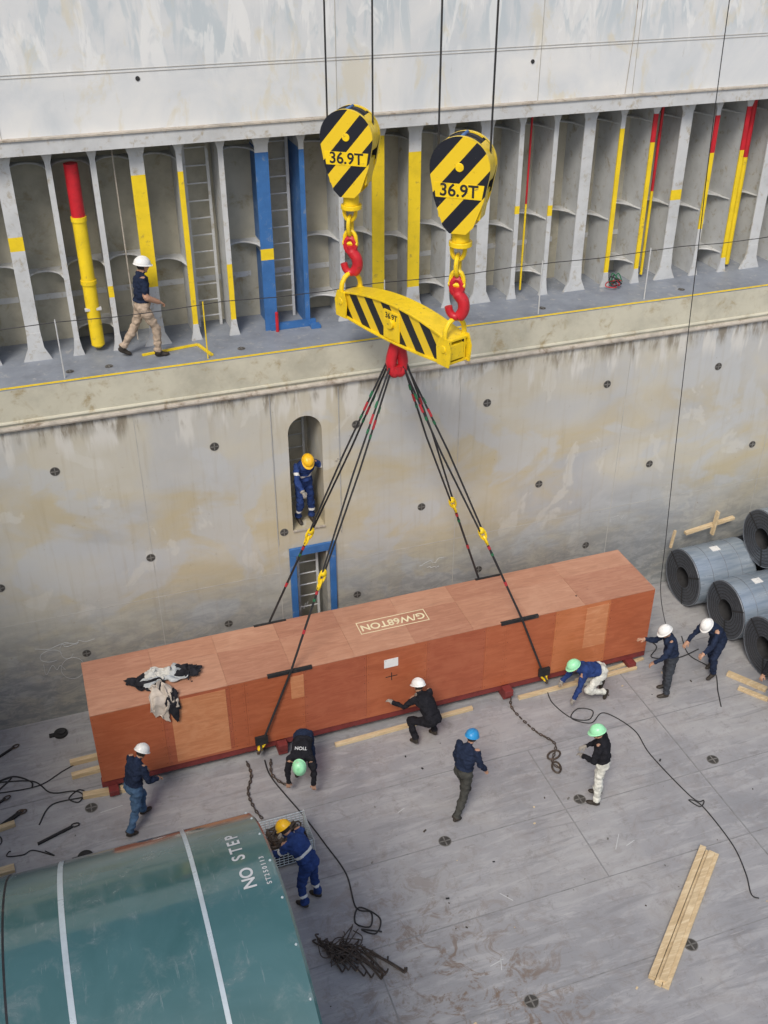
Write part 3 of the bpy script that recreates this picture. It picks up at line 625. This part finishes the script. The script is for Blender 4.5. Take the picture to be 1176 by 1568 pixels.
for i in range(70):
    x=rnd.uniform(-1,12);y=rnd.uniform(7,14.2);s=rnd.uniform(.01,.03); b.box((x,y,.001),(x+s*rnd.uniform(1,2.5),y+s,.006+s*.3),rnd.choice(['wood','chain','sock','black']),rz=rnd.uniform(0,3))
b.build('floor_debris')
# ------------------------------------------------------------ mesh basket
b=B(); bx,by,bw,bdp,bh=2.42,12.0,.42,.33,.5
C=[(bx-bw,by-bdp),(bx+bw,by-bdp),(bx+bw,by+bdp),(bx-bw,by+bdp)]
for i in range(4):
    a=C[i];c=C[(i+1)%4]
    for z in np.linspace(.08,bh,8): b.tube([(*a,z),(*c,z)],.006,'strap',4)
    for t in np.linspace(0,1,12): x=a[0]+(c[0]-a[0])*t;y=a[1]+(c[1]-a[1])*t; b.tube([(x,y,.08),(x,y,bh)],.006,'strap',4)
    b.tube([(*a,0),(*a,bh+.02)],.018,'grey',6)
b.box((bx-bw,by-bdp,.07),(bx+bw,by+bdp,.085),'black')
for i in range(60):
    P=[(bx+rnd.uniform(-.34,.34),by+rnd.uniform(-.26,.26),.2+rnd.uniform(0,.3)) for _ in range(3)]; b.tube(spline(P,4),.018,'chain',5)
b.build('wire_mesh_basket')

# ------------------------------------------------------------ people
MT['skin']=paint('skin',(.42,.24,.16),.5,.1,scale=10,bump=.02); MT['hair']=paint('hair',(.02,.015,.012),.7); MT['eye']=paint('eye',(.02,.02,.02),.3); MT['lip']=paint('lip',(.28,.1,.08),.5)
MT['boot']=paint('boot_leather',(.035,.028,.022),.6,.3); MT['glove']=paint('glove',(.3,.28,.25),.8)
for k,c in dict(navy=(.016,.024,.05),black=(.014,.014,.018),cover=(.022,.045,.15),khaki=(.38,.30,.23),jeans=(.06,.11,.19),whitep=(.55,.55,.50),dgrey=(.04,.045,.055),olive=(.05,.05,.045)).items(): MT['c_'+k]=cloth('fabric_'+k,c)
MT['refl']=paint('reflective_tape',(.6,.6,.58),.4,.1)
for k,c in dict(white=(.74,.74,.72),yellow=(.85,.48,.02),green=(.32,.72,.42),blue=(.03,.26,.55)).items(): MT['h_'+k]=paint('hardhat_'+k,c,.3,.06,(.4,.4,.35),8,damt=.1)
def nz(v): return V(v).normalized()
def person(name,loc,head,ua,fa,th,sh,lean=5,side=0,look=(0,1,0),hup=None,curl=0,top='c_navy',pants='c_navy',hat='h_white',hand='skin',sleeve='c',stripe=False,scale=1.,logo=None,seed=0):
    u=nz((sin(rad(side)),sin(rad(lean)),cos(rad(lean)))); u2=nz((sin(rad(side)),sin(rad(lean+curl)),cos(rad(lean+curl))))
    rt=(V((1,0,0))-u*u.x).normalized(); fw=u.cross(rt)
    if fw.dot(V((0,cos(rad(lean)),-sin(rad(lean)))))<0: fw=-fw
    pel=V((0,0,0)); ch=pel+u*.27; nk=ch+u2*.26; shc=ch+u2*.2
    fw2=fw if not curl else nz(fw-u2*fw.dot(u2))
    S=[shc-rt*.185,shc+rt*.185]; Hp=[pel+V((-.09,0,-.04)),pel+V((.09,0,-.04))]
    J={}
    bones=[]
    for i in(0,1):
        k=Hp[i]+nz(th[i])*.43; an=k+nz(sh[i])*.41; el=S[i]+nz(ua[i])*.29; wr=el+nz(fa[i])*.25
        J[i]=(k,an,el,wr)
        bones+=[(Hp[i],k,.1,.072,pants,'th'),(k,an,.074,.056,pants,'sh'),(S[i],el,.068,.053,top,'ua'),(el,wr,.054,.04,top if sleeve=='c' else 'skin','fa')]
    lookv=nz(look); hu=nz(hup) if hup else nz(u2+V((0,0,.4))); hr=lookv.cross(hu).normalized(); hu=hr.cross(lookv).normalized()
    hc=nk+hu*.135+lookv*.025
    RH=Matrix((hr,lookv,hu)).transposed()
    b=B()
    def cap(a,c,ra,rc,n=12):
        pts=[];rs=[];d=(c-a).normalized()
        for t in(-1,-.8,-.5,0): pts.append(a+d*ra*t); rs.append(ra*math.sqrt(max(.0,1-t*t))+.001)
        m=a.lerp(c,.4); pts.append(m); rs.append(ra*.62+rc*.42)
        for t in(0,.5,.8,1): pts.append(c+d*rc*t); rs.append(rc*math.sqrt(max(.0,1-t*t))+.001)
        b.tube(pts,rs,'skin',n)
    for a,c,ra,rc,m,k in bones: cap(a,c,ra,rc)
    R1=Matrix((rt,fw,u)).transposed(); R2=Matrix((rt,fw2,u2)).transposed()
    rings=[(pel-u*.12,.10,.08,R1),(pel-u*.08,.165,.125,R1),(pel,.18,.135,R1),(pel+u*.12,.165,.12,R1),(ch,.175,.125,R1),(ch+u2*.1,.195,.13,R2),(ch+u2*.18,.185,.115,R2),(ch+u2*.235,.12,.085,R2),(nk,.065,.065,R2),(nk+u2*.03,.05,.05,R2)]
    vs=[];n=20
    for c,ax,ay,Rm in rings:
        for i in range(n): t=2*pi*i/n; cc,ss=cos(t),sin(t); vs.append(c+Rm@V((ax*math.copysign(abs(cc)**.85,cc),ay*math.copysign(abs(ss)**.85,ss),0)))
    fs=[(j*n+i,j*n+(i+1)%n,(j+1)*n+(i+1)%n,(j+1)*n+i) for j in range(len(rings)-1) for i in range(n)]+[tuple(range(n))[::-1],tuple((len(rings)-1)*n+i for i in range(n))]
    b.add(vs,fs,'skin')
    cap(nk-u2*.03,hc-hu*.05,.056,.052)
    b.ell(hc+hu*.02,(.078,.098,.105),'skin',RH,16,12); b.ell(hc-hu*.055+lookv*.022,(.058,.07,.06),'skin',RH,12,8)
    b.ell(hc-hu*.012+lookv*.098,(.015,.02,.028),'skin',RH,8,6); b.ell(hc-hu*.025+lookv*.104,(.019,.016,.013),'skin',RH,8,6)
    for s in(-1,1): b.ell(hc+hr*s*.08-hu*.005,(.012,.02,.032),'skin',RH,8,6)
    b.ell(hc-hu*.095+lookv*.065,(.024,.022,.02),'skin',RH,8,6)
    feet=[]
    for i in(0,1):
        k,an,el,wr=J[i]; sd=nz(sh[i]); f=V((0,1,0)); f=f-sd*f.dot(sd)*.85; f=nz(f) if f.length>.2 else V((0,0,-1))
        if abs(sd.z)<.45: f=nz(V((0,.3,-1)))
        ft=nz(sd-f*sd.dot(f)); rr=f.cross(-ft).normalized(); Rf=Matrix((rr,f,-ft)).transposed()
        b.ell(an+ft*.045+f*.03,(.046,.1,.05),'skin',Rf,12,8); b.ell(an+ft*.055+f*.115,(.047,.085,.038),'skin',Rf,12,8); feet.append((an+ft*.05-f*.05,an+ft*.06+f*.17,ft))
        bones.append((feet[-1][0],feet[-1][1],.05,.045,'boot','ft'))
        hd=nz(fa[i]); pr=nz(hd.cross(V((0,0,1)) if abs(hd.z)<.9 else V((0,1,0)))); pn=hd.cross(pr); Rp=Matrix((pr,pn,hd)).transposed()
        b.ell(wr+hd*.055,(.042,.02,.052),'skin',Rp,12,8); bones.append((wr+hd*.02,wr+hd*.11,.03,.035,hand,'hd'))
    bones+=[(pel-u*.06,pel+u*.02,.16,.16,pants,'pv'),(pel+u*.06,ch+u2*.18,.15,.16,top,'to'),(S[0],S[1],.08,.08,top,'sl')]
    bones+=[(nk+u2*.01,hc-hu*.08,.05,.05,'skin','nk'),(hc-hu*.04,hc+hu*.04,.09,.09,'skin','hd2')]
    o=b.build(name+'_tmp',smooth=0)
    md=o.modifiers.new('r','REMESH'); md.mode='VOXEL'; md.voxel_size=.0125
    md=o.modifiers.new('s','SMOOTH'); md.factor=.5; md.iterations=3
    me=bpy.data.meshes.new_from_object(o.evaluated_get(bpy.context.evaluated_depsgraph_get()))
    bpy.data.objects.remove(o)
    nv=len(me.vertices); co=np.empty(nv*3); me.vertices.foreach_get('co',co); co=co.reshape(-1,3); no=np.empty(nv*3); me.vertex_normals.foreach_get('vector',no); no=no.reshape(-1,3)
    np_=len(me.polygons)
    def near(P):
        D=[];T=[]
        for a,c,ra,rc,m,k in bones:
            A=np.array(a);C=np.array(c);d=C-A;t=np.clip(((P-A)@d)/(d@d),0,1); D.append(np.linalg.norm(P-(A+t[:,None]*d),axis=1)-(ra+(rc-ra)*t)); T.append(t)
        D=np.array(D);T=np.array(T);i=D.argmin(0); return i,T[i,np.arange(len(P))]
    iv,tv=near(co)
    cl=np.array([bn_[4].startswith('c_') for bn_ in bones])
    disp=np.zeros(nv)
    for q in range(nv):
        if cl[iv[q]]:
            p=V(co[q]); disp[q]=(mn.noise(V((p.x*9+seed,p.y*9,p.z*14)))*.024+mn.noise(V((p.x*22,p.y*22+seed,p.z*30)))*.010)
            k=bones[iv[q]][5]
            if k=='sh' and tv[q]>.85: disp[q]+=.012
            if k=='to' and tv[q]<.12: disp[q]+=.014
            if k=='fa' and tv[q]>.88: disp[q]+=.006
    co2=co+no*disp[:,None]; me.vertices.foreach_set('co',co2.ravel())
    fc=np.empty(np_*3); me.polygons.foreach_get('center',fc); fc=fc.reshape(-1,3); ip,tp=near(fc)
    me.materials.clear(); ml=[]
    def mid(k):
        if k not in ml: ml.append(k); me.materials.append(MT[k])
        return ml.index(k)
    idx=np.zeros(np_,int); hcn=np.array(hc);lk=np.array(lookv);hun=np.array(hu)
    for q in range(np_):
        bn_=bones[ip[q]]; m=bn_[4]; k=bn_[5]; t=tp[q]
        if k=='hd2' or k=='nk':
            d=fc[q]-hcn
            if d@lk<.015 and d@hun>-.045 and k=='hd2': m='hair'
        if k=='fa' and t>.97: m=hand
        if k=='ua' and sleeve=='s' and t>.75: m='skin'
        if k=='sh' and t>.96: m='boot'
        if stripe and ((k=='sh' and .45<t<.58) or (k=='ua' and .5<t<.68) or (k=='to' and .3<t<.42)): m='refl'
        if k=='sl' and (fc[q]-np.array(nk))@np.array(u2)>.0: m='skin'
        idx[q]=mid(m)
    me.polygons.foreach_set('material_index',idx.tolist()); me.shade_smooth()
    d=B()
    for i in(0,1):
        k,an,el,wr=J[i]; hd=nz(fa[i]); pr=nz(hd.cross(V((0,0,1)) if abs(hd.z)<.9 else V((0,1,0)))); pn=hd.cross(pr); s=1 if i else -1
        if pn.z>0: pn=-pn
        for f_,(off,ln_) in enumerate(zip((-.03,-.010,.011,.030),(.062,.075,.07,.055))):
            p0=wr+hd*.085+pr*off; p1=p0+(hd*.9+pn*.35)*ln_*.5; p2=p1+(hd*.6+pn*.8)*ln_*.32; p3=p2+(hd*.2+pn*1.)*ln_*.25
            d.tube([p0,p1,p2,p3],[.0105,.0098,.009,.007],hand,8)
        q0=wr+hd*.03-pr*.03*s; q1=q0+(hd*.6-pr*s*.8+pn*.3)*.04; q2=q1+(hd*.9+pn*.4)*.032; d.tube([q0,q1,q2],[.013,.011,.008],hand,8)
    for s in(-1,1):
        d.ell(hc+hr*s*.031+hu*.012+lookv*.089,(.011,.006,.007),'eye',RH,8,6); d.ell(hc+hr*s*.031+hu*.033+lookv*.092,(.018,.006,.004),'hair',RH,8,6)
    d.ell(hc-hu*.06+lookv*.088,(.022,.007,.006),'lip',RH,8,6)
    hb=hc+hu*.045-lookv*.005
    Rh=Matrix((hr,lookv,hu)).transposed(); nu=24
    vs=[];nvv=9
    for j in range(nvv+1):
        t=pi/2*j/nvv
        for i in range(nu):
            a=2*pi*i/nu; r1=cos(t)**.75 if j<nvv else .02
            vs.append(hb+Rh@V((.118*r1*cos(a),.142*r1*sin(a),.118*sin(t))))
    fs=[(j*nu+i,j*nu+(i+1)%nu,(j+1)*nu+(i+1)%nu,(j+1)*nu+i) for j in range(nvv) for i in range(nu)]+[tuple(nvv*nu+i for i in range(nu))]
    d.add(vs,fs,hat)
    vs=[]
    for i in range(nu):
        a=2*pi*i/nu; fwd=max(0,sin(a))**2; rx,ry=.118,.142
        for kx,dz in((.97,.004),(1.07+.2*fwd,-.006),(1.07+.2*fwd,-.012),(.97,-.004)): vs.append(hb+Rh@V((rx*kx*cos(a),ry*kx*sin(a),dz-.012*fwd*(kx>1))))
    fs=[]
    for i in range(nu):
        j=(i+1)%nu
        for q in range(4): fs.append((i*4+q,j*4+q,j*4+(q+1)%4,i*4+(q+1)%4))
    d.add(vs,fs,hat)
    for off in(-.022,0,.022):
        d.tube([hb+Rh@V((off,.142*1.0*cos(t)*.93,.119*sin(t)+.002)) for t in [pi*.12+pi*.76*i/10 for i in range(11)]],.007,hat,6)
    for s in(-1,1): d.tube([hc+hr*s*.082+hu*.03,hc+hr*s*.075-hu*.04+lookv*.02,hc-hu*.11+lookv*.04+hr*s*.02],.004,'black',5)
    det=d.build(name+'_d',smooth=50)
    ob=bpy.data.objects.new(name,me); sc.collection.objects.link(ob)
    lo=co2[:,2].min()
    fx=V((cos(rad(head)),sin(rad(head)),0)); rx=V((fx.y,-fx.x,0))
    Mx=frame((0,0,0),rx,fx,(0,0,1)); ctr=(feet[0][0]+feet[0][1]+feet[1][0]+feet[1][1])/4
    off=Mx@V((ctr.x,ctr.y,0))
    Mx=Matrix.Translation(V((loc[0],loc[1],loc[2]-(lo)*scale))-off*scale)@Mx@Matrix.Scale(scale,4)
    ob.matrix_world=Mx; det.name='hardhat_and_hands'; det.parent=ob
    if logo:
        c_=ch+u2*.08-fw2*.15; text(logo,'jacket_lettering',.09,'offw',frame(c_,rt,u2,-fw2),ob)
    return ob
# (left, right); body frame x right, y forward
person('worker',(1.62,17.28,DZ),2,[(-.15,-.15,-1),(.15,.1,-1)],[(0,.35,-1),(-.35,.8,-.5)],[(-.05,-.42,-1),(.03,.45,-1)],[(0,-.75,-1),(0,-.05,-1)],lean=4,top='c_navy',pants='c_khaki',sleeve='s',look=(0,1,-.15),seed=1)
person('worker',(4.3,16.95,3.34),-80,[(-.75,.2,-.5),(.35,.6,-.7)],[(-.4,.4,.6),(-.1,.8,-.6)],[(-.1,.1,-1),(.12,.3,-1)],[(0,-.05,-1),(0,-.35,-1)],lean=14,curl=15,top='c_cover',pants='c_cover',hat='h_yellow',hand='glove',stripe=True,look=(.25,.8,-.8),seed=2,scale=.97)
person('worker',(10.72,13.36,0),165,[(-.4,.5,-.7),(.15,.6,-.8)],[(.1,.7,-.6),(0,1,.15)],[(-.12,.08,-1),(.12,-.05,-1)],[(0,-.05,-1),(0,-.1,-1)],lean=8,curl=10,top='c_navy',pants='c_dgrey',look=(-.2,.9,-.5),seed=3)
person('worker',(11.98,13.55,0),195,[(-.2,.7,-.7),(.2,.6,-.8)],[(.1,.9,-.6),(-.1,1,-.5)],[(-.12,.5,-1),(.12,-.1,-1)],[(0,-.2,-1),(0,-.35,-1)],lean=32,curl=15,top='c_navy',pants='c_navy',look=(0,.8,-.8),seed=4)
person('worker',(12.62,12.15,0),190,[(-.2,.7,-.7),(.2,.6,-.8)],[(.1,.5,-1),(-.1,.6,-1)],[(-.12,.6,-1),(.12,.2,-1)],[(0,-.3,-1),(0,-.3,-1)],lean=20,curl=15,top='c_black',pants='c_navy',hat='h_white',look=(0,.5,-1),seed=5)
person('worker',(9.55,13.72,0),178,[(-.25,.45,-1),(.3,.2,-1)],[(-.1,.5,-1),(0,.7,-.8)],[(-.2,.75,-.65),(.2,.55,-.85)],[(0,-1,-.35),(0,-1,-.25)],lean=72,curl=8,top='c_cover',pants='c_whitep',hat='h_green',hand='glove',look=(0,.9,-.5),hup=(0,.6,.8),seed=6)
person('worker',(8.0,11.3,0),140,[(-.3,.2,-1),(.3,.25,-1)],[(.5,.8,-.2),(-.5,.8,-.3)],[(-.1,.05,-1),(.12,.05,-1)],[(0,-.08,-1),(0,-.05,-1)],lean=6,curl=8,top='c_black',pants='c_whitep',hat='h_green',hand='glove',look=(-.3,.9,-.3),seed=7)
person('worker',(5.65,11.9,0),30,[(-.2,-.1,-1),(.2,.15,-1)],[(0,.3,-1),(.05,.6,-.9)],[(-.1,.5,-1),(.1,-.35,-1)],[(0,.15,-1),(0,-.55,-1)],lean=10,curl=8,top='c_navy',pants='c_olive',hat='h_blue',look=(-.2,.9,-.35),seed=8)
person('worker',(5.62,13.72,0),108,[(-.5,.5,-.7),(.3,.4,-.9)],[(-.3,.9,.0),(-.1,.9,-.3)],[(-.35,.9,-.35),(.35,.85,-.45)],[(0,-.45,-1),(0,-.4,-1)],lean=38,curl=18,top='c_black',pants='c_black',hat='h_white',hand='glove',look=(-.3,.9,-.3),seed=9)
person('worker',(3.22,13.62,0),-112,[(-.15,.25,-1),(.2,.2,-1)],[(0,.2,-1),(0,.15,-1)],[(-.15,.35,-1),(.15,.45,-1)],[(0,-.5,-1),(0,-.55,-1)],lean=95,curl=12,top='c_black',pants='c_navy',hat='h_green',look=(0,.35,-1),hup=(0,1,.2),logo='TION',seed=10)
person('worker',(.12,13.42,0),28,[(-.2,.1,-1),(.2,.1,-1)],[(.2,.8,-.6),(-.2,.8,-.5)],[(-.08,.55,-1),(.08,-.25,-1)],[(0,-.1,-1),(0,-.5,-1)],lean=12,curl=12,top='c_navy',pants='c_jeans',look=(-.1,.8,-.6),seed=11)
person('worker',(2.52,10.9,0),128,[(-.2,.55,-1),(.2,.6,-.9)],[(.1,.9,-.4),(-.1,.9,-.5)],[(-.12,.2,-1),(.12,.1,-1)],[(0,-.15,-1),(0,-.2,-1)],lean=34,curl=12,top='c_cover',pants='c_cover',hat='h_yellow',hand='glove',stripe=True,look=(0,.8,-.8),seed=12)

# ------------------------------------------------------------ camera
p=rad(32.1);yw=rad(19.3)
F=V((sin(yw)*cos(p),cos(yw)*cos(p),-sin(p))); R=V((cos(yw),-sin(yw),0)); U=R.cross(F)
cd=bpy.data.cameras.new('camera'); cam=bpy.data.objects.new('camera',cd); sc.collection.objects.link(cam)
cam.matrix_world=frame((0,0,14.5),R,U,-F); cd.sensor_fit='VERTICAL'; cd.sensor_height=24; cd.lens=24*1600/1568; cd.clip_end=500; sc.camera=cam
# ------------------------------------------------------------ light
w=bpy.data.worlds.new('World'); sc.world=w; w.use_nodes=True; nt=w.node_tree; bg=nt.nodes['Background']
sk=nt.nodes.new('ShaderNodeTexSky'); sk.sky_type='NISHITA'; sk.sun_disc=False; sk.sun_elevation=rad(48); sk.sun_rotation=rad(215); sk.air_density=1.; sk.dust_density=3.; sk.ozone_density=1.
nt.links.new(sk.outputs[0],bg.inputs[0]); bg.inputs[1].default_value=.15
sl=bpy.data.lights.new('sun','SUN'); sl.energy=2.2; sl.angle=rad(18); sl.color=(1,.94,.84); so=bpy.data.objects.new('sun',sl); sc.collection.objects.link(so)
az=rad(215); el=rad(48); sv=V((sin(az)*cos(el),cos(az)*cos(el),sin(el))); so.rotation_euler=sv.to_track_quat('Z','Y').to_euler(); so.location=(0,0,30)
sc.view_settings.view_transform='Standard'; sc.view_settings.look='None'; sc.view_settings.exposure=0
